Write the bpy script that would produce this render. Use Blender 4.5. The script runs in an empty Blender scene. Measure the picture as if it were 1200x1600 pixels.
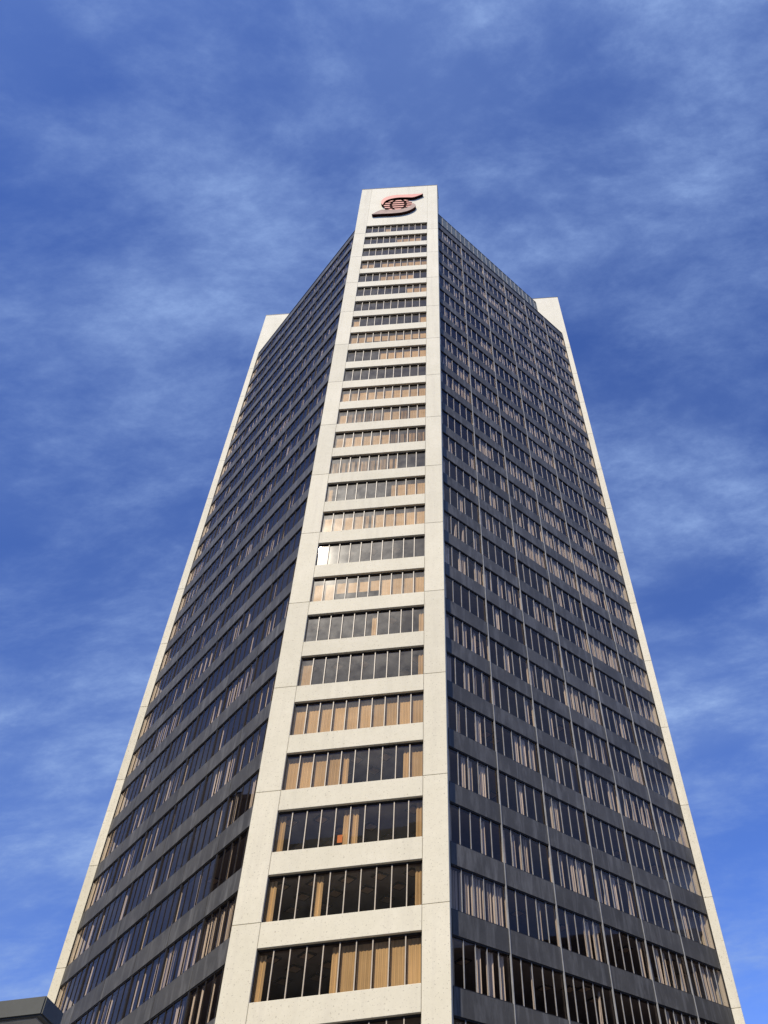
import bpy, bmesh, math, random
from mathutils import Vector, Matrix

random.seed(7)
scene = bpy.context.scene
col = scene.collection
ZG = 1.6                                   # eye height above the ground

# ------------------------------------------------------------------ camera
F_PX, OX, OY = 1319.69, 838.53, 755.01     # focal length and optical centre for a 1200 x 1600 frame
CAM = Vector((14.651, -43.773, ZG))
YAW, PITCH, ROLL = 0.093828, 0.888527, -0.155613
fw = Vector((math.sin(YAW)*math.cos(PITCH), math.cos(YAW)*math.cos(PITCH), math.sin(PITCH)))
r0 = Vector((math.cos(YAW), -math.sin(YAW), 0))
u0 = r0.cross(fw)
RT = r0*math.cos(ROLL) + u0*math.sin(ROLL)
UP = -r0*math.sin(ROLL) + u0*math.cos(ROLL)
cd = bpy.data.cameras.new('camera')
cam = bpy.data.objects.new('camera', cd)
col.objects.link(cam)
m = Matrix((RT, UP, -fw)).transposed().to_4x4()
m.translation = CAM
cam.matrix_world = m
cd.sensor_fit = 'VERTICAL'
cd.sensor_height = 36
cd.sensor_width = 27
cd.lens = F_PX/1600*36
cd.shift_x = (600-OX)/1600
cd.shift_y = -(800-OY)/1600
cd.clip_start = 0.1
cd.clip_end = 6000
scene.camera = cam
scene.render.resolution_x, scene.render.resolution_y = 768, 1024

# ------------------------------------------------------------------ sky and sun
SUN_AZ, SUN_EL = math.radians(196.5), math.radians(46.3)      # azimuth clockwise from +y
world = bpy.data.worlds.new('World')
scene.world = world
world.use_nodes = True
nt = world.node_tree
nt.nodes.clear()

def N(tree, typ, **kw):
    n = tree.nodes.new(typ)
    for k, v in kw.items():
        if k in n.inputs and not hasattr(n, k):
            n.inputs[k].default_value = v
        else:
            setattr(n, k, v)
    return n

def build_world():
    L = nt.links.new
    out = N(nt, 'ShaderNodeOutputWorld')
    bg = N(nt, 'ShaderNodeBackground')
    bg.inputs['Strength'].default_value = 0.11
    sky = N(nt, 'ShaderNodeTexSky', sky_type='NISHITA')
    sky.sun_disc = False
    sky.sun_elevation = SUN_EL
    sky.sun_rotation = SUN_AZ
    sky.altitude = 1200
    sky.air_density = 1.0
    sky.dust_density = 0.0
    sky.ozone_density = 4.0
    # deep polarised blue of the photograph: one even tint over the whole sky
    tint = N(nt, 'ShaderNodeMix', data_type='RGBA', blend_type='MULTIPLY')
    tint.inputs[0].default_value = 1.0
    tint.inputs[7].default_value = SKY_TINT
    L(sky.outputs[0], tint.inputs[6])
    # thin high cloud on a flat layer
    tc = N(nt, 'ShaderNodeTexCoord')
    sep = N(nt, 'ShaderNodeSeparateXYZ')
    L(tc.outputs['Generated'], sep.inputs[0])
    zz = N(nt, 'ShaderNodeMath', operation='ADD'); zz.inputs[1].default_value = 0.22
    zm = N(nt, 'ShaderNodeMath', operation='MAXIMUM'); zm.inputs[1].default_value = 0.0
    L(sep.outputs['Z'], zm.inputs[0]); L(zm.outputs[0], zz.inputs[0])
    dx = N(nt, 'ShaderNodeMath', operation='DIVIDE'); dy = N(nt, 'ShaderNodeMath', operation='DIVIDE')
    L(sep.outputs['X'], dx.inputs[0]); L(zz.outputs[0], dx.inputs[1])
    L(sep.outputs['Y'], dy.inputs[0]); L(zz.outputs[0], dy.inputs[1])
    cmb = N(nt, 'ShaderNodeCombineXYZ')
    L(dx.outputs[0], cmb.inputs[0]); L(dy.outputs[0], cmb.inputs[1])
    def layer(rot, scale, off, nscale, detail, rough, dist, lo, hi):
        mp = N(nt, 'ShaderNodeMapping')
        mp.inputs['Rotation'].default_value = (0, 0, rot)
        mp.inputs['Scale'].default_value = scale
        mp.inputs['Location'].default_value = off
        L(cmb.outputs[0], mp.inputs[0])
        nz = N(nt, 'ShaderNodeTexNoise')
        nz.inputs['Scale'].default_value = nscale
        nz.inputs['Detail'].default_value = detail
        nz.inputs['Roughness'].default_value = rough
        nz.inputs['Distortion'].default_value = dist
        L(mp.outputs[0], nz.inputs['Vector'])
        mr = N(nt, 'ShaderNodeMapRange', interpolation_type='SMOOTHSTEP')
        mr.inputs['From Min'].default_value = lo
        mr.inputs['From Max'].default_value = hi
        L(nz.outputs['Fac'], mr.inputs['Value'])
        return mr.outputs[0]
    broad = layer(0.5, (1.0, 1.6, 1), CLOUD_OFF_A, 1.6, 3.0, 0.5, 0.0, 0.36, 0.70)
    wisp = layer(0.75, (1.0, 1.7, 1), CLOUD_OFF_B, 3.6, 11.0, 0.64, 0.2, 0.36, 0.74)
    fine = layer(0.3, (1.0, 1.7, 1), (4, 9, 0), 17.0, 8.0, 0.70, 0.1, 0.30, 0.78)
    mul = N(nt, 'ShaderNodeMath', operation='MULTIPLY'); L(wisp, mul.inputs[0])
    fa = N(nt, 'ShaderNodeMath', operation='MULTIPLY_ADD'); fa.inputs[1].default_value = 0.7; fa.inputs[2].default_value = 0.55
    L(fine, fa.inputs[0]); L(fa.outputs[0], mul.inputs[1])
    ba = N(nt, 'ShaderNodeMath', operation='MULTIPLY_ADD'); ba.inputs[1].default_value = 0.60; ba.inputs[2].default_value = 0.40
    L(broad, ba.inputs[0])
    m2 = N(nt, 'ShaderNodeMath', operation='MULTIPLY'); L(mul.outputs[0], m2.inputs[0]); L(ba.outputs[0], m2.inputs[1])
    b2 = N(nt, 'ShaderNodeMath', operation='MULTIPLY_ADD'); b2.inputs[1].default_value = 0.22
    L(broad, b2.inputs[0]); L(m2.outputs[0], b2.inputs[2])
    amt = N(nt, 'ShaderNodeMath', operation='MULTIPLY', use_clamp=True); amt.inputs[1].default_value = CLOUD_AMT
    L(b2.outputs[0], amt.inputs[0])
    mix = N(nt, 'ShaderNodeMix', data_type='RGBA')
    L(amt.outputs[0], mix.inputs[0]); L(tint.outputs[2], mix.inputs[6])
    mix.inputs[7].default_value = CLOUD_COL
    L(mix.outputs[2], bg.inputs['Color'])
    L(bg.outputs[0], out.inputs[0])

SKY_TINT = (0.92, 1.12, 1.80, 1)
CLOUD_COL = (2.7, 4.0, 7.2, 1)
CLOUD_AMT = 1.15
CLOUD_OFF_A = (7.3, 4.1, 0)
CLOUD_OFF_B = (5.4, 8.2, 0)
build_world()

sl = bpy.data.lights.new('sun', 'SUN')
sl.energy = 4.9
sl.angle = math.radians(0.55)
sl.color = (1.0, 0.915, 0.755)
sun = bpy.data.objects.new('sun', sl)
col.objects.link(sun)
to_sun = Vector((math.sin(SUN_AZ)*math.cos(SUN_EL), math.cos(SUN_AZ)*math.cos(SUN_EL), math.sin(SUN_EL)))
sun.rotation_euler = to_sun.to_track_quat('Z', 'Y').to_euler()
sun.location = (-40, -120, 180)

vs = scene.view_settings
vs.view_transform = 'Standard'
vs.look = 'None'
vs.exposure = 0.0
vs.gamma = 1.0
vs.use_curve_mapping = False

# ------------------------------------------------------------------ materials
MATS = {}

def new_mat(name):
    mt = bpy.data.materials.new(name)
    mt.use_nodes = True
    t = mt.node_tree
    t.nodes.clear()
    out = t.nodes.new('ShaderNodeOutputMaterial')
    MATS[name] = mt
    return mt, t, out

def noise(t, vec, scale, detail=4, rough=0.55, dist=0.0):
    n = t.nodes.new('ShaderNodeTexNoise')
    n.inputs['Scale'].default_value = scale
    n.inputs['Detail'].default_value = detail
    n.inputs['Roughness'].default_value = rough
    n.inputs['Distortion'].default_value = dist
    t.links.new(vec, n.inputs['Vector'])
    return n.outputs['Fac']

def ramp(t, fac, a, b, ca, cb):
    r = t.nodes.new('ShaderNodeMapRange')
    r.inputs['From Min'].default_value = a
    r.inputs['From Max'].default_value = b
    r.inputs['To Min'].default_value = ca
    r.inputs['To Max'].default_value = cb
    t.links.new(fac, r.inputs['Value'])
    return r.outputs[0]

def mixc(t, fac, a, b, mode='MIX'):
    mx = t.nodes.new('ShaderNodeMix')
    mx.data_type = 'RGBA'
    mx.blend_type = mode
    for s, v in ((0, fac), (6, a), (7, b)):
        if isinstance(v, (float, int)):
            mx.inputs[s].default_value = v
        elif isinstance(v, tuple):
            mx.inputs[s].default_value = (*v, 1)
        else:
            t.links.new(v, mx.inputs[s])
    return mx.outputs[2]

def position(t, scale=(1, 1, 1)):
    g = t.nodes.new('ShaderNodeNewGeometry')
    mp = t.nodes.new('ShaderNodeMapping')
    mp.inputs['Scale'].default_value = scale
    t.links.new(g.outputs['Position'], mp.inputs[0])
    return mp.outputs[0]

def principled(t, out, color, rough=0.7, metal=0.0, spec=0.5, bump=None, bstr=0.2, bdist=0.01):
    p = t.nodes.new('ShaderNodeBsdfPrincipled')
    p.inputs['Roughness'].default_value = rough if isinstance(rough, float) else 0.5
    if not isinstance(rough, float):
        t.links.new(rough, p.inputs['Roughness'])
    p.inputs['Metallic'].default_value = metal
    p.inputs['Specular IOR Level'].default_value = spec
    if isinstance(color, tuple):
        p.inputs['Base Color'].default_value = (*color, 1)
    else:
        t.links.new(color, p.inputs['Base Color'])
    if bump is not None:
        b = t.nodes.new('ShaderNodeBump')
        b.inputs['Strength'].default_value = bstr
        b.inputs['Distance'].default_value = bdist
        t.links.new(bump, b.inputs['Height'])
        t.links.new(b.outputs[0], p.inputs['Normal'])
    t.links.new(p.outputs[0], out.inputs[0])
    return p

def rnd(t, lo, hi):
    o = t.nodes.new('ShaderNodeObjectInfo')
    return ramp(t, o.outputs['Random'], 0, 1, lo, hi)

def mat_concrete():
    mt, t, out = new_mat('precast_concrete')
    P = position(t)
    big = noise(t, P, 0.35, 5, 0.6)
    mid = noise(t, P, 3.0, 5, 0.65)
    fleck = noise(t, P, 10.5, 2, 0.5)
    fleck2 = noise(t, P, 17.0, 2, 0.5)
    streak = noise(t, position(t, (1.6, 1.6, 0.10)), 1.0, 5, 0.6)
    c = mixc(t, ramp(t, big, 0.3, 0.7, 0, 1), (0.71, 0.665, 0.53), (0.785, 0.735, 0.60))
    c = mixc(t, ramp(t, mid, 0.35, 0.7, 0, 0.35), c, (0.62, 0.575, 0.455))
    c = mixc(t, ramp(t, streak, 0.52, 0.75, 0, 0.30), c, (0.50, 0.46, 0.39))
    c = mixc(t, ramp(t, fleck, 0.625, 0.69, 0, 0.5), c, (0.25, 0.21, 0.155))
    c = mixc(t, ramp(t, fleck2, 0.66, 0.71, 0, 0.4), c, (0.27, 0.23, 0.18))
    hsv = t.nodes.new('ShaderNodeHueSaturation')
    t.links.new(rnd(t, 0.94, 1.03), hsv.inputs['Value'])
    t.links.new(c, hsv.inputs['Color'])
    principled(t, out, hsv.outputs[0], 0.85, spec=0.25, bump=fleck2, bstr=0.25, bdist=0.01)

def mat_spandrel():
    mt, t, out = new_mat('dark_spandrel_stone')
    P = position(t)
    big = noise(t, P, 0.5, 4, 0.6)
    fine = noise(t, P, 9.0, 4, 0.7)
    streak = noise(t, position(t, (1.2, 1.2, 0.22)), 1.7, 6, 0.65, 0.4)
    c = mixc(t, ramp(t, big, 0.3, 0.7, 0, 1), (0.068, 0.065, 0.060), (0.108, 0.104, 0.097))
    c = mixc(t, ramp(t, fine, 0.3, 0.75, 0, 0.5), c, (0.052, 0.050, 0.047))
    c = mixc(t, ramp(t, streak, 0.48, 0.68, 0, 0.75), c, (0.165, 0.163, 0.160))
    hsv = t.nodes.new('ShaderNodeHueSaturation')
    t.links.new(rnd(t, 0.85, 1.15), hsv.inputs['Value'])
    t.links.new(c, hsv.inputs['Color'])
    principled(t, out, hsv.outputs[0], 0.55, spec=0.4, bump=fine, bstr=0.15, bdist=0.01)

def mat_simple(name, color, rough=0.6, metal=0.0, spec=0.5, var=0.25, scale=3.0, rand=0.0):
    mt, t, out = new_mat(name)
    P = position(t)
    n = noise(t, P, scale, 4, 0.6)
    dark = tuple(v*(1-var) for v in color)
    light = tuple(min(1, v*(1+var*0.6)) for v in color)
    c = mixc(t, ramp(t, n, 0.3, 0.7, 0, 1), dark, light)
    if rand:
        hsv = t.nodes.new('ShaderNodeHueSaturation')
        t.links.new(rnd(t, 1-rand, 1+rand), hsv.inputs['Value'])
        t.links.new(c, hsv.inputs['Color'])
        c = hsv.outputs[0]
    principled(t, out, c, rough, metal, spec)

def mat_glass(name, tint, ior, haze, haze_rough, coat, wide):
    mt, t, out = new_mat(name)
    L = t.links.new
    tr = t.nodes.new('ShaderNodeBsdfTransparent')
    n = noise(t, position(t), 0.9, 3, 0.5)
    c = mixc(t, ramp(t, n, 0.3, 0.7, 0, 1), tint, tuple(v*0.9 for v in tint))
    L(c, tr.inputs[0])
    gl = t.nodes.new('ShaderNodeBsdfGlossy')
    gl.inputs['Roughness'].default_value = 0.012
    gl.inputs['Color'].default_value = (*coat, 1)
    hz = t.nodes.new('ShaderNodeBsdfGlossy')          # film of dust on the pane
    hz.inputs['Roughness'].default_value = haze_rough
    hz.inputs['Color'].default_value = (0.95, 0.95, 0.95, 1)
    hw = t.nodes.new('ShaderNodeBsdfGlossy')          # wider scatter of the same film, uneven like wiped dirt
    hw.inputs['Roughness'].default_value = 0.33
    hw.inputs['Color'].default_value = (0.95, 0.95, 0.98, 1)
    g3 = t.nodes.new('ShaderNodeMixShader')
    L(ramp(t, noise(t, position(t), 1.3, 4, 0.6), 0.3, 0.7, wide*0.6, wide*1.4), g3.inputs[0])
    g2 = t.nodes.new('ShaderNodeMixShader')
    g2.inputs[0].default_value = haze
    L(gl.outputs[0], g2.inputs[1]); L(hz.outputs[0], g2.inputs[2])
    L(g2.outputs[0], g3.inputs[1]); L(hw.outputs[0], g3.inputs[2])
    fr = t.nodes.new('ShaderNodeFresnel')
    # a pane is one sheet: give both of its sides the same reflectance
    gm = t.nodes.new('ShaderNodeNewGeometry')
    L(ramp(t, gm.outputs['Backfacing'], 0, 1, ior, 1/ior), fr.inputs['IOR'])
    mx = t.nodes.new('ShaderNodeMixShader')
    L(fr.outputs[0], mx.inputs[0]); L(tr.outputs[0], mx.inputs[1]); L(g3.outputs[0], mx.inputs[2])
    L(mx.outputs[0], out.inputs[0])

def mat_fabric(name, a, b, rand=0.18):
    mt, t, out = new_mat(name)
    P = position(t, (1, 1, 0.03))
    n = noise(t, P, 16.0, 3, 0.6)
    c = mixc(t, ramp(t, n, 0.35, 0.65, 0, 1), a, b)
    hsv = t.nodes.new('ShaderNodeHueSaturation')
    t.links.new(rnd(t, 1-rand, 1+rand*0.7), hsv.inputs['Value'])
    t.links.new(c, hsv.inputs['Color'])
    principled(t, out, hsv.outputs[0], 0.9, spec=0.1)

mat_concrete()
mat_spandrel()
mat_simple('joint_sealant', (0.30, 0.27, 0.22), 0.9)
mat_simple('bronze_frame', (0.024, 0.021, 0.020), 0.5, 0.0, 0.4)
mat_simple('aluminium', (0.46, 0.39, 0.31), 0.45, 0.0, 0.5, 0.15, 2.0)
mat_simple('anodised_aluminium', (0.30, 0.305, 0.32), 0.5, 0.0, 0.5, 0.2, 2.0)
mat_simple('louvre_metal', (0.13, 0.145, 0.14), 0.5, 0.0, 0.5, 0.2, 2.0, 0.12)
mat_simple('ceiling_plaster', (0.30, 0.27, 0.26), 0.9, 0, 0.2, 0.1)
mat_simple('ceiling_fitting', (0.62, 0.47, 0.33), 0.7, 0, 0.3, 0.1)
mat_simple('ceiling_fitting_frame', (0.05, 0.04, 0.035), 0.7)
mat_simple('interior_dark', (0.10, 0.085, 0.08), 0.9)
mat_simple('carpet', (0.12, 0.10, 0.09), 0.95)
mat_fabric('blind_fabric', (0.66, 0.465, 0.24), (0.76, 0.545, 0.30))
mat_fabric('drape_fabric', (0.74, 0.655, 0.55), (0.88, 0.80, 0.70), 0.2)
mat_glass('front_glass', (0.84, 0.79, 0.73), 1.50, 0.016, 0.11, (1.0, 0.84, 0.70), 0.13)
mat_glass('bronze_glass', (0.82, 0.77, 0.73), 1.54, 0.016, 0.11, (1.0, 0.80, 0.68), 0.06)
mat_simple('sign_face', (0.60, 0.20, 0.15), 0.5, 0, 0.4, 0.12, 2.0)
mat_simple('sign_face_greyed', (0.36, 0.25, 0.205), 0.7, 0, 0.3, 0.3, 1.2)  # lower ribbon: same red face, its greyer light put into the colour
mat_simple('sign_return', (0.030, 0.010, 0.009), 0.9, 0, 0.05)
mat_simple('lamp_housing', (0.075, 0.08, 0.078), 0.5, 0, 0.5, 0.15)
mat_simple('galvanised_steel', (0.42, 0.44, 0.43), 0.45, 0.0, 0.5, 0.15)
mat_simple('lamp_lens', (0.5, 0.5, 0.48), 0.3)
mat_simple('paving', (0.13, 0.125, 0.12), 0.9, 0, 0.3, 0.3, 0.6)
mat_simple('asphalt', (0.05, 0.05, 0.052), 0.9, 0, 0.3, 0.3, 1.0)
mat_simple('dark_brick', (0.045, 0.034, 0.028), 0.85, 0, 0.2, 0.3, 0.5)
mat_simple('brown_stone', (0.050, 0.042, 0.036), 0.85, 0, 0.2, 0.3, 0.5)
mat_simple('dark_window', (0.012, 0.012, 0.014), 0.25, 0, 0.4)
mat_simple('orange_paper', (0.75, 0.22, 0.05), 0.8)

# ------------------------------------------------------------------ mesh helpers
class MB:
    def __init__(s):
        s.v, s.f, s.m = [], [], []
    def box(s, x0, x1, y0, y1, z0, z1, mi=0):
        b = len(s.v)
        s.v += [(x0,y0,z0),(x1,y0,z0),(x1,y1,z0),(x0,y1,z0),(x0,y0,z1),(x1,y0,z1),(x1,y1,z1),(x0,y1,z1)]
        for q in ((0,3,2,1),(4,5,6,7),(0,1,5,4),(1,2,6,5),(2,3,7,6),(3,0,4,7)):
            s.f.append(tuple(b+i for i in q)); s.m.append(mi)
        return s
    def quad(s, a, b, c, d, mi=0):
        n = len(s.v); s.v += [a, b, c, d]; s.f.append((n, n+1, n+2, n+3)); s.m.append(mi)
        return s
    def prism(s, pts, z0, z1, mi=0, mtop=None, mbot=None):
        """vertical prism over a ccw polygon"""
        n = len(pts); b = len(s.v)
        s.v += [(x, y, z0) for x, y in pts] + [(x, y, z1) for x, y in pts]
        s.f.append(tuple(b+i for i in reversed(range(n)))); s.m.append(mi if mbot is None else mbot)
        s.f.append(tuple(b+n+i for i in range(n))); s.m.append(mi if mtop is None else mtop)
        for i in range(n):
            j = (i+1) % n
            s.f.append((b+i, b+j, b+n+j, b+n+i)); s.m.append(mi)
        return s
    def extrude_y(s, pts, y0, y1, mf=0, ms=0):
        """outline in x,z (ccw seen from -y) pushed from y1 (wall) out to y0 (face)"""
        n = len(pts); b = len(s.v)
        s.v += [(x, y0, z) for x, z in pts] + [(x, y1, z) for x, z in pts]
        s.f.append(tuple(b+i for i in range(n))); s.m.append(mf)
        s.f.append(tuple(b+n+i for i in reversed(range(n)))); s.m.append(ms)
        for i in range(n):
            j = (i+1) % n
            s.f.append((b+i, b+n+i, b+n+j, b+j)); s.m.append(ms)
        return s
    def add(s, other, M):
        b = len(s.v)
        s.v += [tuple(M @ Vector(p)) for p in other.v]
        s.f += [tuple(b+i for i in q) for q in other.f]
        s.m += other.m
        return s
    def mesh(s, name, mats):
        me = bpy.data.meshes.new(name)
        me.from_pydata(s.v, [], s.f)
        for k in mats:
            me.materials.append(MATS[k])
        if len(mats) > 1:
            me.polygons.foreach_set('material_index', s.m)
        me.update()
        return me

def bevel_mesh(me, width=0.02, seg=1):
    bm = bmesh.new(); bm.from_mesh(me)
    bmesh.ops.bevel(bm, geom=list(bm.edges), offset=width, segments=seg, affect='EDGES', clamp_overlap=True)
    bm.to_mesh(me); bm.free(); me.update()
    return me

def obj(name, me, parent=None, loc=(0, 0, 0), rot=(0, 0, 0)):
    o = bpy.data.objects.new(name, me)
    o.location = loc
    o.rotation_euler = rot
    if parent is not None:
        o.parent = parent
    col.objects.link(o)
    return o

def tag(o, label=None, cat=None, group=None, kind=None):
    if label: o['label'] = label
    if cat: o['category'] = cat
    if group: o['group'] = group
    if kind: o['kind'] = kind
    return o

# ------------------------------------------------------------------ ground
g = MB(); g.quad((-3000, -3000, 0), (3000, -3000, 0), (3000, 3000, 0), (-3000, 3000, 0))
tag(obj('ground', g.mesh('ground', ['paving'])), kind='structure')
g = MB(); g.quad((-400, -66, 0.004), (400, -66, 0.004), (400, -50, 0.004), (-400, -50, 0.004))
tag(obj('road', g.mesh('road', ['asphalt'])), kind='structure')

# ------------------------------------------------------------------ the tower
W = 11.015
E_ = 0.80                                   # how far each concrete shaft stands proud of the dark walls
H_FLOOR = 3.70
WIN_H = 2.44
Z1 = 111.94 + ZG                            # head of the topmost window row
TOP = 125.99 + ZG                           # top of the shafts
XL, YL = -18.269, 19.084
XR, YR = 28.742, 19.450
AL = Vector((-17.602, 19.084))              # far end of left wall
AF_L = Vector((0.0, E_))                    # left wall meets front shaft
AF_R = Vector((W, E_))
AR = Vector((28.071, 19.450))
NROW = 28
sill = lambda n: Z1 - WIN_H - H_FLOOR*(n-1)
head = lambda n: Z1 - H_FLOOR*(n-1)
ROOF_Z = 113.70 + ZG
LOUVRE_Z = 116.70 + ZG

tower = bpy.data.objects.new('office_tower', None)
col.objects.link(tower)
tower.location = (W/2, 24.0, 0)
tag(tower, 'tall office tower with pale concrete corner shafts and dark glass walls', 'building')
T0 = tower.location.copy()

def tpart(name, me, loc=(0, 0, 0), rz=0.0):
    """a part placed in world coordinates under the tower"""
    return obj(name, me, tower, Vector(loc)-T0, (0, 0, rz))

# --- concrete shafts: a backing body in joint colour and separate precast panels
GAP = 0.009
def panel_mesh(x0, x1, y0, y1, z0, z1, key):
    b = MB().box(x0+GAP, x1-GAP, y0, y1, z0+GAP, z1-GAP)
    return bevel_mesh(b.mesh('precast_panel', ['precast_concrete']), 0.018)

joints = [sill(n) for n in range(1, NROW+2, 2)]                     # every second floor
levels = [0.0] + sorted(z for z in joints if z > 4) + [TOP]
OPEN0, OPEN1 = 1.455, 9.584

# front shaft body (behind the panels, kept clear of the windows)
b = MB()
D_SH = 2.0
for x0, x1 in ((0.05, OPEN0-0.05), (OPEN1+0.05, W-0.05)):
    b.box(x0, x1, 0.05, D_SH-0.05, 0.05, TOP-0.05)
b.box(OPEN0-0.05, OPEN1+0.05, 0.05, D_SH-0.05, head(1)+0.05, TOP-0.05)
front_shaft = tpart('corner_shaft', b.mesh('front_shaft_body', ['joint_sealant']))
front_shaft['label'] = 'corner shaft pierced by window rows and carrying the red emblem'
def on_shaft(parent, me, name='precast_panel'):
    return obj(name, me, parent)
for za, zb in zip(levels[:-1], levels[1:]):
    on_shaft(front_shaft, panel_mesh(0, OPEN0, 0, D_SH, za, zb, 'a'))
    on_shaft(front_shaft, panel_mesh(OPEN1, W, 0, D_SH, za, zb, 'b'))
# fascia above the top row: three tall panels
fx = [OPEN0, OPEN0+2.71, OPEN0+5.42, OPEN1]
for xa, xb in zip(fx[:-1], fx[1:]):
    b = MB().box(xa+0.004, xb-0.004, 0, 0.35, head(1)+0.004, TOP-GAP)
    on_shaft(front_shaft, b.mesh('precast_panel', ['precast_concrete']))
# spandrel panels between the window rows
sp = None
for n in range(1, NROW+1):
    za, zb = head(n+1), sill(n)
    if sp is None:
        b = MB().box(OPEN0+GAP, OPEN1-GAP, 0, 0.42, 0, zb-za)
        sp = bevel_mesh(b.mesh('spandrel', ['precast_concrete']), 0.018)
    o = on_shaft(front_shaft, sp, 'spandrel_panel'); o.location = (0, 0, za)
b = MB().box(OPEN0+GAP, OPEN1-GAP, 0.6, 0.9, 0.0, head(NROW+1)-0.01)
on_shaft(front_shaft, b.mesh('lobby_wall', ['bronze_frame']), 'lobby_wall')
b = MB().box(-0.03, W+0.03, -0.03, D_SH+0.03, TOP, TOP+0.10)
on_shaft(front_shaft, b.mesh('coping', ['bronze_frame']), 'coping')

# far shafts on either side
far_levels = [z for z in levels]
for side, (x0, x1, y0) in (('l', (XL, XL+9.0, YL)), ('r', (XR-9.0, XR, YR))):
    y1 = y0 + W
    b = MB().box(x0+0.05, x1-0.05, y0+0.05, y1-0.05, 0.05, TOP-0.05)
    s = tpart('corner_shaft', b.mesh('side_shaft_body', ['joint_sealant']))
    for za, zb in zip(far_levels[:-1], far_levels[1:]):
        # near return and outer face: the corner panels carry the visible joints
        if side == 'l':
            on_shaft(s, panel_mesh(x0, x1, y0, y0+0.3, za, zb, 'f'))
            on_shaft(s, panel_mesh(x0, x0+0.3, y0+0.3, y1, za, zb, 'h'))
        else:
            on_shaft(s, panel_mesh(x0, x1, y0, y0+0.3, za, zb, 'f'))
            on_shaft(s, panel_mesh(x1-0.3, x1, y0+0.3, y1, za, zb, 'h'))
    b = MB().box(x0-0.03, x1+0.03, y0-0.03, y1+0.03, TOP, TOP+0.10)
    on_shaft(s, b.mesh('coping', ['bronze_frame']), 'coping')

# rear: plain dark walls and a rear shaft close the plan
YB = 2*(YL+W/2)
b = MB()
b.prism([(XL+0.6, YL+W), (XL+0.9, YL+W), (0.4, YB-0.6), (0.1, YB-0.6)][::-1], 0, ROOF_Z-0.3)
b.prism([(XR-0.6, YR+W), (XR-0.9, YR+W), (W-0.4, YB-0.6), (W-0.1, YB-0.6)], 0, ROOF_Z-0.3)
tpart('rear_wall', b.mesh('rear_wall', ['dark_spandrel_stone']))
b = MB().box(0, W, YB-2.0, YB, 0, TOP)
tpart('corner_shaft', b.mesh('rear_shaft_body', ['precast_concrete']))

# --- floors: each slab shows its plastered underside through the windows
ins = 0.42
nL = Vector((AF_L.y-AL.y, -(AF_L.x-AL.x))).normalized()      # outward normal left wall (points -x,-y)
if nL.x > 0: nL = -nL
tR = (AR-AF_R).normalized(); nR = Vector((tR.y, -tR.x))
def inset_pts(d):
    pl0, pl1 = AF_L - nL*d, AL - nL*d
    pr0, pr1 = AF_R - nR*d, AR - nR*d
    def at_y(p, q, y):
        k = (y-p.y)/(q.y-p.y); return (p.x+(q.x-p.x)*k, y)
    yf = d+0.05
    a = at_y(pl0, pl1, YL); c = at_y(pr0, pr1, YR)
    return [(0.6, yf), (W-0.6, yf), (W-0.3, pr0.y+(pr1.y-pr0.y)*((W-0.3-pr0.x)/(pr1.x-pr0.x))),
            c, (c[0], YR+W), (W-1.0, YB-2.2), (1.0, YB-2.2), (a[0], YL+W), a,
            (0.3, pl0.y+(pl1.y-pl0.y)*((0.3-pl0.x)/(pl1.x-pl0.x)))]
pts = inset_pts(ins)
slab_me = MB().prism(pts, 0, H_FLOOR-WIN_H, 0, 1, 2).mesh('floor_slab', ['interior_dark', 'carpet', 'ceiling_plaster'])
slabs = {}
for n in range(1, NROW+1):
    slabs[n] = tpart('floor_slab', slab_me, (0, 0, head(n+1)))
slabs[0] = tpart('floor_slab', slab_me, (0, 0, head(1)))
core = [(2.2, 8.0), (W-2.2, 8.0), (20.0, YR+1.5), (20.0, YR+W-1.5), (W-2, YB-9), (2, YB-9), (-9.0, YL+W-1.5), (-9.0, YL+1.5)]
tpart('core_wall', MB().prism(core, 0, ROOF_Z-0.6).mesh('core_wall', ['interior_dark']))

# --- window bands
def px(p):
    d = p-CAM; k = d.dot(fw)
    return (OX+F_PX*d.dot(RT)/k, OY-F_PX*d.dot(UP)/k)

class Face:
    def __init__(s, key, org, rz, x0, x1, npane, recess, bays):
        s.key, s.org, s.rz, s.x0, s.x1, s.npane, s.recess, s.bays = key, org, rz, x0, x1, npane, recess, bays
        s.pw = (x1-x0)/npane
        s.R = Matrix.Rotation(rz, 4, 'Z')
    def world(s, x, y, z):
        return s.R @ Vector((x, y, 0)) + Vector((s.org.x, s.org.y, z))

LL = (AF_L-AL).length
LR = (AR-AF_R).length
fL = Face('left', AL, math.atan2((AF_L-AL).y, (AF_L-AL).x), 0.10, LL-0.02, 30, 0.10, 6)
fR = Face('right', AF_R, math.atan2(tR.y, tR.x), 0.02, LR-0.10, 30, 0.10, 6)
fF = Face('front', Vector((0, 0)), 0.0, OPEN0, OPEN1, 10, 0.24, 1)

def pane_area(f, i, n):
    x0 = f.x0+f.pw*i; x1 = x0+f.pw
    q = [px(f.world(x, f.recess, z)) for x, z in ((x0, sill(n)), (x1, sill(n)), (x1, head(n)), (x0, head(n)))]
    a = 0
    for k in range(4):
        a += q[k][0]*q[(k+1) % 4][1]-q[(k+1) % 4][0]*q[k][1]
    vis = min(p[1] for p in q) < 1600 and min(p[0] for p in q) < 1200 and max(p[0] for p in q) > 0
    return abs(a)/2 if vis else 0

side_cells = [(pane_area(f, i, n), k, i, n) for k, f in enumerate((fL, fR)) for n in range(1, NROW+1) for i in range(30)]
side_cells.sort(reverse=True)
BIG = set((k, i, n) for a, k, i, n in side_cells[:300])

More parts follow.
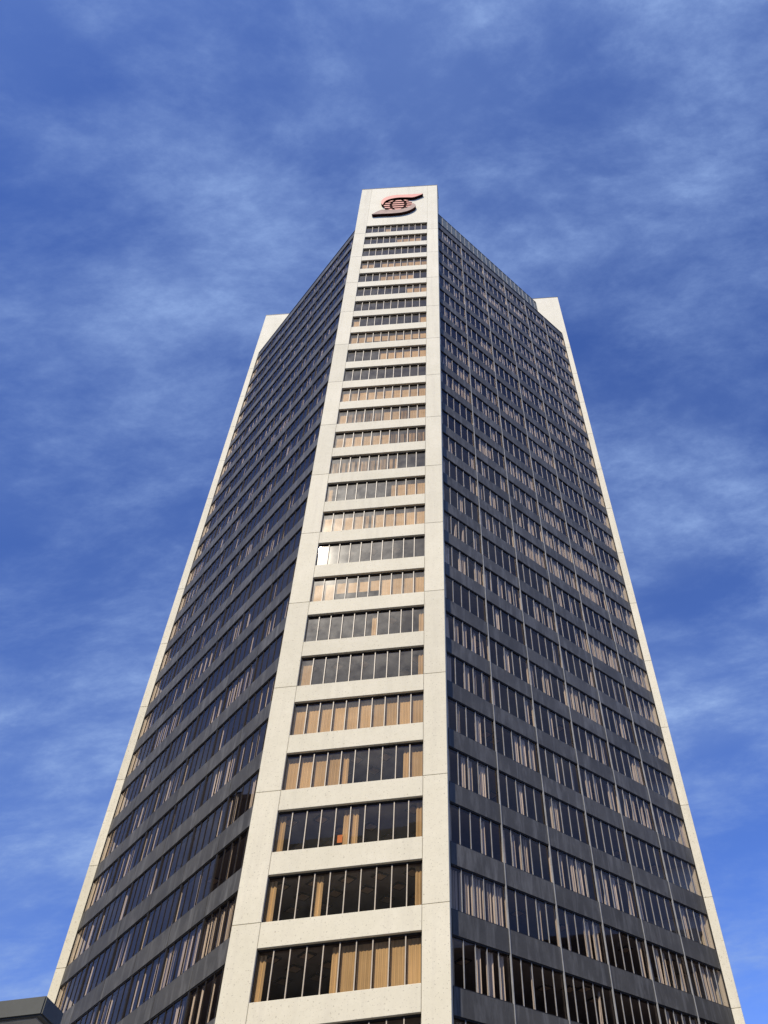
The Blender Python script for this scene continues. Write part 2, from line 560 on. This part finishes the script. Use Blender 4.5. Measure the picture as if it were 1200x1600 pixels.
# pleated blinds and drapes: zig-zag strips, shared between windows
def blind_mesh(name, x0, x1, z0, z1, slat, mat, jitter=0.0, gapp=0.0, amp=0.02, seed=0, taper=1.0, anchor=0.5):
    rr = random.Random(seed)
    b = MB(); n = max(2, round((x1-x0)/slat)); w = (x1-x0)/n
    for k in range(n):
        if rr.random() < gapp: continue
        a0 = x0+k*w+rr.uniform(0, jitter)*w; a1 = x0+(k+1)*w-rr.uniform(0, jitter)*w
        d = amp if k % 2 else -amp
        xa = x0+(x1-x0)*anchor
        zt = z1-rr.uniform(0, 0.25)*(1-taper)
        b.quad((a0, -d, z0), (a1, d, z0), (xa+(a1-xa)*taper, d, zt), (xa+(a0-xa)*taper, -d, zt))
    return b.mesh(name, [mat])

pwF = fF.pw
def mk_front():
    d = {}
    Hh = WIN_H-0.16
    d['B'] = [blind_mesh('blind', 0.03, pwF-0.03, 0.02, Hh, 0.10, 'blind_fabric', 0.04, 0, 0.012, s) for s in range(2)]
    d['S'] = [blind_mesh('blind', 0.03, pwF-0.03, 0.02, Hh, 0.085, 'blind_fabric', 0.42, 0.08, 0.03, s) for s in range(4)]
    d['h'] = [blind_mesh('blind', 0.03, pwF-0.03, 0.85+0.12*s, Hh, 0.20, 'blind_fabric', 0.0, 0, 0.004, s) for s in range(2)]
    d['l'] = [blind_mesh('blind', 0.04, 0.42, 0.02, Hh, 0.09, 'blind_fabric', 0.05, 0, 0.03, s) for s in range(2)]
    d['r'] = [blind_mesh('blind', pwF-0.42, pwF-0.04, 0.02, Hh, 0.09, 'blind_fabric', 0.05, 0, 0.03, s) for s in range(2)]
    return d
FB = mk_front()
ROWS = {1: '...h......', 2: '.....BBBB.', 3: '..........', 4: 'BB.BBBBBBB', 5: '...BBBBB..', 6: '.......hBB', 7: '..........',
        8: 'B........B', 9: 'BBhhhhhhhh', 10: '....BBBBBB', 11: '..........', 12: 'BBBBBBBBBB', 13: 'BSSSSBBSBB', 14: 'BBBBBBSSSS',
        15: 'SSSSSSS...', 16: 'l.....rBBB', 17: 'BBBBSBBBBB', 18: '..........', 19: 'BBhhhhBBBB', 20: '.....r...r', 21: 'B........r',
        22: 'BBBBBBBBBB', 23: 'BBBBl...rB', 24: 'l...rl...r', 25: 'l..l.....r', 26: 'l...rBBBBB', 27: '..BB.S....', 28: '..........'}

pane_me = {}
def pane_mesh(f):
    if f.key not in pane_me:
        w = f.pw
        b = MB().quad((-w/2+.004, 0, 0.03), (w/2-.004, 0, 0.03), (w/2-.004, 0, WIN_H-0.06), (-w/2+.004, 0, WIN_H-0.06))
        pane_me[f.key] = (b, b.mesh('pane', ['front_glass' if f.key == 'front' else 'bronze_glass']))
    return pane_me[f.key]

def band_frame(f):
    b = MB(); r = f.recess
    if f.key == 'front':
        b.box(f.x0-.01, f.x1+.01, r-0.05, r+0.10, WIN_H-0.10, WIN_H-0.002)
        b.box(f.x0-.01, f.x1+.01, r-0.05, r+0.10, 0.002, 0.05)
        b.box(f.x0-.004, f.x0+0.05, r-0.05, r+0.10, 0.05, WIN_H-0.10)
        b.box(f.x1-0.05, f.x1+.004, r-0.05, r+0.10, 0.05, WIN_H-0.10)
    else:
        b.box(f.x0, f.x1, r-0.06, r+0.12, WIN_H-0.07, WIN_H-0.002)
        b.box(f.x0, f.x1, r-0.06, r+0.12, 0.002, 0.055)
    return b.mesh('window_frame', ['bronze_frame'])

mull_F = MB().box(-0.026, 0.026, fF.recess-0.085, fF.recess+0.03, 0.05, WIN_H-0.10)
mull_F_me = mull_F.mesh('mullion', ['aluminium'])
mull_S = MB().box(-0.017, 0.017, fR.recess-0.04, fR.recess+0.03, 0.055, WIN_H-0.07)
mull_S_me = mull_S.mesh('mullion', ['anodised_aluminium'])
mull_dim_me = mull_S.mesh('mullion_dimmed', ['bronze_frame'])  # left wall: same aluminium bars, their dim look in this light put into colour
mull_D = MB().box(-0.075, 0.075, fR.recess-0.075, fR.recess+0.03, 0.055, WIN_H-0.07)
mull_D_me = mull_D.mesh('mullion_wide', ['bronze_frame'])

# front rows
frame_F = band_frame(fF)
rr = random.Random(3)
for n in range(1, NROW+1):
    band = tpart('window_band', frame_F, (0, 0, sill(n)))
    for i in range(10):
        o = obj('window_pane', pane_mesh(fF)[1], band, (fF.x0+fF.pw*(i+.5), fF.recess, 0), (rr.gauss(0, .0022), 0, rr.gauss(0, .0022)))
        if i: obj('mullion', mull_F_me, band, (fF.x0+fF.pw*i, 0, 0))
        c = ROWS[n][i]
        if c != '.':
            obj('blind', rr.choice(FB[c]), band, (fF.x0+fF.pw*i, fF.recess+0.20+rr.uniform(0, .03), rr.uniform(-.015, .015)))

# side walls
SD = []
pwS = fR.pw
for s in range(20):
    r2 = random.Random(100+s)
    tp, an = 1.0, 0.5
    if s < 5: wdt = r2.uniform(0.14, 0.28)
    elif s < 10: wdt = r2.uniform(0.28, 0.48)
    elif s < 15: wdt = r2.uniform(0.30, 0.55); tp = r2.uniform(0.15, 0.6); an = r2.choice((0.1, 0.5, 0.9))  # narrowed tops: the diagonal shadow edge is put into the drape's shape
    else: wdt = pwS-0.08
    off = r2.uniform(0.03, pwS-0.05-wdt) if s < 15 else 0.04
    SD.append(blind_mesh('drape', off, off+wdt, 0.03, WIN_H-0.12, 0.09, 'drape_fabric', 0.12 if s < 15 else 0.36, 0.0 if s < 15 else 0.15, 0.045, s, tp, an))
SD_MB = []
for me in SD:
    q = MB(); q.v = [tuple(v.co) for v in me.vertices]; q.f = [tuple(p.vertices) for p in me.polygons]; q.m = [0]*len(q.f)
    SD_MB.append(q)

rest_pane, rest_mull, rest_drape = MB(), MB(), MB()
for k, f in enumerate((fL, fR)):
    fr_me = band_frame(f)
    rr = random.Random(20+k)
    bayw = (f.x1-f.x0)/6
    sp_me = MB().box(0.028, bayw-0.028, 0.0, 0.20, 0.006, H_FLOOR-WIN_H-0.006).mesh('spandrel_panel', ['dark_spandrel_stone'])
    # backing strip behind the spandrel joints
    bk = MB().box(f.x0, f.x1, 0.03, 0.30, 0.03, H_FLOOR-WIN_H-0.03).mesh('spandrel_backing', ['bronze_frame'])
    for n in range(0, NROW+1):
        zb = head(n+1)
        back = tpart('spandrel_band', bk, (f.org.x, f.org.y, zb), f.rz)
        for j in range(6):
            obj('spandrel_panel', sp_me, back, (f.x0+bayw*j, 0, 0))
    for n in range(1, NROW+1):
        band = tpart('window_band', fr_me, (f.org.x, f.org.y, sill(n)), f.rz)
        rowmood = rr.choice((0.30, 0.5, 0.7, 0.6))
        for j in range(6):
            mood = min(0.95, max(0.08, rowmood+rr.uniform(-.4, .35)))
            style = rr.random()
            for q in range(5):
                i = j*5+q
                x = f.x0+f.pw*i
                tilt = (rr.gauss(0, .0025), 0, rr.gauss(0, .0025))
                M0 = Matrix.Translation(Vector((f.org.x, f.org.y, sill(n)))-T0) @ f.R
                big = (k, i, n) in BIG
                pl = (x+f.pw/2, f.recess, 0)
                if big:
                    obj('tinted_pane', pane_mesh(f)[1], band, pl, tilt)
                else:
                    rest_pane.add(pane_mesh(f)[0], M0 @ Matrix.Translation(pl) @ Matrix.Rotation(tilt[2], 4, 'Z') @ Matrix.Rotation(tilt[0], 4, 'X'))
                if i:
                    if k == 0 and q == 0:
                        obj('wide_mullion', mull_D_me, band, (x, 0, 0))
                    elif q == 0:
                        pass
                    elif big:
                        obj('slim_mullion', mull_dim_me if k == 0 else mull_S_me, band, (x, 0, 0))
                    else:
                        a0 = len(rest_mull.f)
                        rest_mull.add(mull_S, M0 @ Matrix.Translation((x, 0, 0)))
                        rest_mull.m[a0:] = [1-k]*(len(rest_mull.f)-a0)  # left-wall bars take the dark slot, shade set by colour
                if rr.random() < mood:
                    if style < .28: s = rr.randrange(0, 6)
                    elif style < .55: s = rr.randrange(4, 10)
                    elif style < .78: s = rr.randrange(8, 15)
                    else: s = rr.randrange(13, 20)
                    dl = (x, f.recess+0.16+rr.uniform(0, .05), rr.uniform(-.02, 0))
                    if big:
                        obj('drape', SD[s], band, dl)
                    else:
                        rest_drape.add(SD_MB[s], M0 @ Matrix.Translation(dl))
    # closing post at the far end of the wall
    b = MB().box(-0.02, f.x0-0.004, 0.01, 0.5, 0, ROOF_Z-0.2) if k == 0 else MB().box(f.x1+0.004, LR+0.02, 0.01, 2.2, 0, ROOF_Z-0.2)
    tpart('end_post', b.mesh('end_post', ['bronze_frame']), (f.org.x, f.org.y, 0), f.rz)
    # base below the lowest row
    b = MB().box(f.x0, f.x1, 0.05, 0.35, 0, head(NROW+1)-0.01)
    tpart('base_wall', b.mesh('base_wall', ['dark_spandrel_stone']), (f.org.x, f.org.y, 0), f.rz)

for nm, mb, mt in (('tinted_pane', rest_pane, 'bronze_glass'), ('slim_mullion', rest_mull, 'anodised_aluminium'), ('drape', rest_drape, 'drape_fabric')):
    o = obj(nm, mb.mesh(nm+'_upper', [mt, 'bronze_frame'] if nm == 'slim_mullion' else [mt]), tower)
    o['kind'] = 'stuff'

# continuous pale tracks on the right wall at the bay lines
tr_me = MB().box(-0.023, 0.023, -0.05, 0.06, 6.0, ROOF_Z-0.35).mesh('cleaning_track', ['anodised_aluminium'])
for j in range(1, 6):
    tpart('cleaning_track', tr_me, fR.world(fR.x0+(fR.x1-fR.x0)/6*j, 0, 0), fR.rz)

# roof, parapets and the louvred screen over the right wall
tpart('roof_slab', MB().prism(inset_pts(0.25), ROOF_Z-0.7, ROOF_Z-0.45).mesh('roof_slab', ['interior_dark']))
for f, zt in ((fL, ROOF_Z), (fR, ROOF_Z)):
    z0 = head(1)+1.26
    b = MB().box(f.x0, f.x1, 0.02, 0.40, z0+0.004, max(zt, z0+0.15))
    b.box(f.x0, f.x1, -0.03, 0.45, max(zt, z0+0.15), max(zt, z0+0.15)+0.08)
    tpart('parapet', b.mesh('parapet', ['bronze_frame']), (f.org.x, f.org.y, 0), f.rz)
LOUV_END = 19.75
b = MB().box(0.0, LOUV_END, 0.10, 0.22, ROOF_Z+0.1, LOUVRE_Z)
b.box(0.0, LOUV_END+0.03, -0.02, 0.30, LOUVRE_Z, LOUVRE_Z+0.09)
b.box(LOUV_END, LOUV_END+0.12, 0.02, 6.0, ROOF_Z+0.1, LOUVRE_Z)
screen = tpart('plant_screen', b.mesh('plant_screen', ['louvre_metal']), (fR.org.x, fR.org.y, 0), fR.rz)
lp = MB().box(0.03, fR.pw-0.03, 0.03, 0.09, ROOF_Z+0.16, LOUVRE_Z-0.03).mesh('screen_panel', ['louvre_metal'])
lb = MB().box(-0.025, 0.025, -0.03, 0.09, ROOF_Z+0.10, LOUVRE_Z-0.01).mesh('screen_post', ['anodised_aluminium'])
x = fR.x0
while x+fR.pw <= LOUV_END+0.01:
    obj('screen_panel', lp, screen, (x, 0, 0))
    obj('screen_post', lb, screen, (x+fR.pw, 0, 0))
    x += fR.pw

# ceiling fittings seen through the open windows (squares set diagonally)
fit = MB()
def diamond(b, s, z0, z1, mi):
    b.prism([(0, -s), (s, 0), (0, s), (-s, 0)], z0, z1, mi)
diamond(fit, 0.50, -0.06, -0.002, 1); diamond(fit, 0.36, -0.09, -0.061, 0)
fit_me = fit.mesh('ceiling_fitting', ['ceiling_fitting', 'ceiling_fitting_frame'])
for n in (18, 20, 21, 23, 24, 25, 26):
    for i, (x, y) in enumerate([(1.9+1.75*a+0.85*(r % 2), 1.3+1.35*r) for r in range(3) for a in range(5)]):
        if x < 9.4 and rr.random() < 0.8:
            obj('ceiling_fitting', fit_me, slabs[n-1], (x, y, 0))
for k in range(60):
    f = fL if k % 4 == 0 else fR
    n = rr.randrange(16, 28); x = rr.uniform(2, 23); y = rr.uniform(0.9, 2.6)
    p = f.world(x, y, 0)
    obj('ceiling_fitting', fit_me, slabs[n-1], (p.x, p.y, 0))
# orange notice behind the glass in the third row from the bottom
b = MB().box(-0.14, 0.14, -0.005, 0.005, 0.0, 0.45)
p = obj('notice', b.mesh('notice', ['orange_paper']), slabs[24], (0, 0, 0))
p.location = (OPEN0+pwF*4.35, fF.recess+0.15, H_FLOOR-WIN_H+0.35)

# ------------------------------------------------------------------ emblem sign on the fascia
def to_front(cx, cy, y=-0.42):
    X, Y = 560+cx/9.23, 285+cy/9.23
    d = fw + RT*(X-OX)/F_PX - UP*(Y-OY)/F_PX
    k = (y-CAM.y)/d.y
    p = CAM+d*k
    return (p.x, p.z)

def spline(pts, n=6):
    out = []
    P = [pts[0]]+pts+[pts[-1]]
    for i in range(1, len(P)-2):
        p0, p1, p2, p3 = (Vector(P[i+j]) for j in (-1, 0, 1, 2))
        for s in range(n):
            t = s/n
            q = 0.5*((2*p1)+(p2-p0)*t+(2*p0-5*p1+4*p2-p3)*t*t+(3*p1-p0-3*p2+p3)*t**3)
            out.append((q.x, q.y))
    out.append(tuple(pts[-1]))
    return out

def ccw(pts):
    a = sum(pts[i][0]*pts[(i+1) % len(pts)][1]-pts[(i+1) % len(pts)][0]*pts[i][1] for i in range(len(pts)))
    return pts if a > 0 else pts[::-1]

sign = bpy.data.objects.new('emblem_sign', None)
col.objects.link(sign)
sign.location = (5.5, 0, 117.4)
tag(sign, 'red globe and S-shaped ribbon emblem on the fascia at the tower top', 'sign')
S0 = sign.location.copy()
GC = to_front(572, 303)
GR = 2.02
def arc(cx, cz, r, a0, a1, n=18):
    return [(cx+r*math.cos(math.radians(a0+(a1-a0)*i/n)), cz+r*math.sin(math.radians(a0+(a1-a0)*i/n))) for i in range(n+1)]
up_out = spline([to_front(*c) for c in ((352, 322), (328, 300), (334, 265), (372, 226), (452, 196), (560, 180), (690, 174), (820, 166), (930, 158))])
up_in = spline([to_front(*c) for c in ((934, 163), (800, 210), (700, 214), (600, 216), (510, 226), (430, 247), (378, 278), (352, 322))])
lo_top = spline([to_front(*c) for c in ((192, 458), (325, 396), (420, 395), (520, 391), (610, 383), (690, 364), (750, 335), (790, 296))])
lo_bot = spline([to_front(*c) for c in ((790, 296), (822, 318), (816, 350), (772, 382), (700, 412), (600, 434), (460, 446), (330, 452), (192, 460))])
for nm, a, c, mf in (('ribbon', up_out, up_in, 'sign_face'), ('ribbon', lo_top, lo_bot, 'sign_face_greyed')):
    pts = a+c[1:-1]
    pts = ccw(pts)
    b = MB().extrude_y(pts, -0.42, 0.0, 0, 1)
    obj(nm, b.mesh(nm, [mf, 'sign_return']), sign, -S0)
disc = MB().extrude_y(ccw(arc(GC[0], GC[1], GR, 0, 350, 35)), -0.10, -0.01, 0, 0)
globe = obj('globe', disc.mesh('globe', ['sign_return']), sign, -S0)
nb = 5
for k in range(nb):
    zc = GC[1]+GR*0.97*(-1+2*(k+0.5)/nb); hh = GR/nb*0.46
    half0 = math.sqrt(max(0, GR**2-(zc-hh-GC[1])**2)); half1 = math.sqrt(max(0, GR**2-(zc+hh-GC[1])**2))
    xin = lambda z: 1.02*math.sqrt(max(0, 1-((z-GC[1])/GR)**2))
    a0, a1 = xin(zc-hh), xin(zc+hh)
    w = 0.19
    segs = [[(-half0, zc-hh), (-a0-w, zc-hh), (-a1-w, zc+hh), (-half1, zc+hh)], [(a0+w, zc-hh), (half0, zc-hh), (half1, zc+hh), (a1+w, zc+hh)]]
    segs.append([(-max(.02, a0-w), zc-hh), (max(.02, a0-w), zc-hh), (max(.02, a1-w), zc+hh), (-max(.02, a1-w), zc+hh)])
    for sg in segs:
        if max(p[0] for p in sg)-min(p[0] for p in sg) < 0.15: continue
        b = MB().extrude_y([(GC[0]+p, q) for p, q in sg], -0.24, -0.105, 0, 1)
        obj('globe_bar', b.mesh('globe_bar', ['sign_face', 'sign_return']), globe)

# ------------------------------------------------------------------ street lamp at the lower left
def along(x, y, dist):
    d = fw + RT*(x-OX)/F_PX - UP*(y-OY)/F_PX
    d /= Vector((d.x, d.y)).length
    return CAM + d*dist
LAMP_D = 16.0
lp0 = along(74, 1555, LAMP_D)
lamp = bpy.data.objects.new('street_lamp', None)
col.objects.link(lamp)
base = lp0 + Vector((-2.3, 0.35, 0)); base.z = 0
lamp.location = base
tag(lamp, 'grey boxy street lamp head poking into the lower left corner', 'street lamp')
rel = lp0-base
LX, LY, LZ = 1.15, 0.70, 0.27
hd = MB()
hd.box(-LX, 0, 0, LY, -LZ, 0)
head_o = obj('lamp_head', bevel_mesh(hd.mesh('lamp_head', ['lamp_housing']), 0.022, 2), lamp, rel)
ln = MB().box(-LX+0.1, -0.1, 0.08, LY-0.08, -LZ-0.02, -LZ-0.001)
obj('lens', ln.mesh('lens', ['lamp_lens']), head_o)
def tube(path, rad, seg=12):
    b = MB()
    for i, p in enumerate(path):
        d = (Vector(path[min(i+1, len(path)-1)])-Vector(path[max(i-1, 0)])).normalized()
        a = d.cross(Vector((0, 1, 0.01))).normalized(); c = d.cross(a)
        r_ = rad[i] if isinstance(rad, list) else rad
        b.v += [tuple(Vector(p)+(a*math.cos(6.2832*k/seg)+c*math.sin(6.2832*k/seg))*r_) for k in range(seg)]
    for i in range(len(path)-1):
        for k in range(seg):
            b.f.append((i*seg+k, i*seg+(k+1) % seg, (i+1)*seg+(k+1) % seg, (i+1)*seg+k)); b.m.append(0)
    return b
obj('pole', tube([(0, 0, 0), (0, 0, 0.4), (0, 0, 0.42), (0, 0, rel.z-0.4)], [0.14, 0.14, 0.10, 0.065]).mesh('pole', ['galvanised_steel']), lamp)
end = rel + Vector((-LX*0.95, LY/2, -0.12))
obj('arm', tube([(0, 0, rel.z-0.45), (-0.02, 0, rel.z-0.2), (end.x*0.4, end.y*0.4, rel.z-0.13), tuple(end)], 0.04).mesh('arm', ['galvanised_steel']), lamp)

# ------------------------------------------------------------------ neighbours mirrored in the lowest windows
def neighbour(name, label, x0, x1, y0, y1, h, mat, floor=3.6, pier=4.0, faces=('e',)):
    root = bpy.data.objects.new(name, None); col.objects.link(root)
    root.location = ((x0+x1)/2, (y0+y1)/2, 0)
    tag(root, label, 'building')
    o = root.location
    b = MB().box(x0, x1, y0, y1, 0, h); b.box(x0-0.3, x1+0.3, y0-0.3, y1+0.3, h, h+0.6)
    obj('wall', b.mesh('wall', [mat]), root, -o)
    nfl = int((h-5)/floor)
    for fc in faces:
        for k in range(nfl):
            z = 5+floor*k
            b = MB()
            if fc == 'e': b.box(x1, x1+0.05, y0+1.5, y1-1.5, z, z+1.7)
            if fc == 'w': b.box(x0-0.05, x0, y0+1.5, y1-1.5, z, z+1.7)
            if fc == 'n': b.box(x0+1.5, x1-1.5, y1, y1+0.05, z, z+1.7)
            obj('window_strip', b.mesh('window_strip', ['dark_window']), root, -o)
    return root
neighbour('brick_building', 'dark brick block mirrored in the low left windows beside the front shaft', -95, -58, -60, 26.3, 67.2, 'dark_brick', faces=('e',))
neighbour('stone_building', 'brown stone block mirrored in the lowest windows of the right wall', 78, 120, -20, 70, 48, 'brown_stone', faces=('w',))
neighbour('office_block', 'dark block across the street mirrored in the lowest front windows', -110, 60, -190, -150, 112, 'dark_brick', faces=('n',))
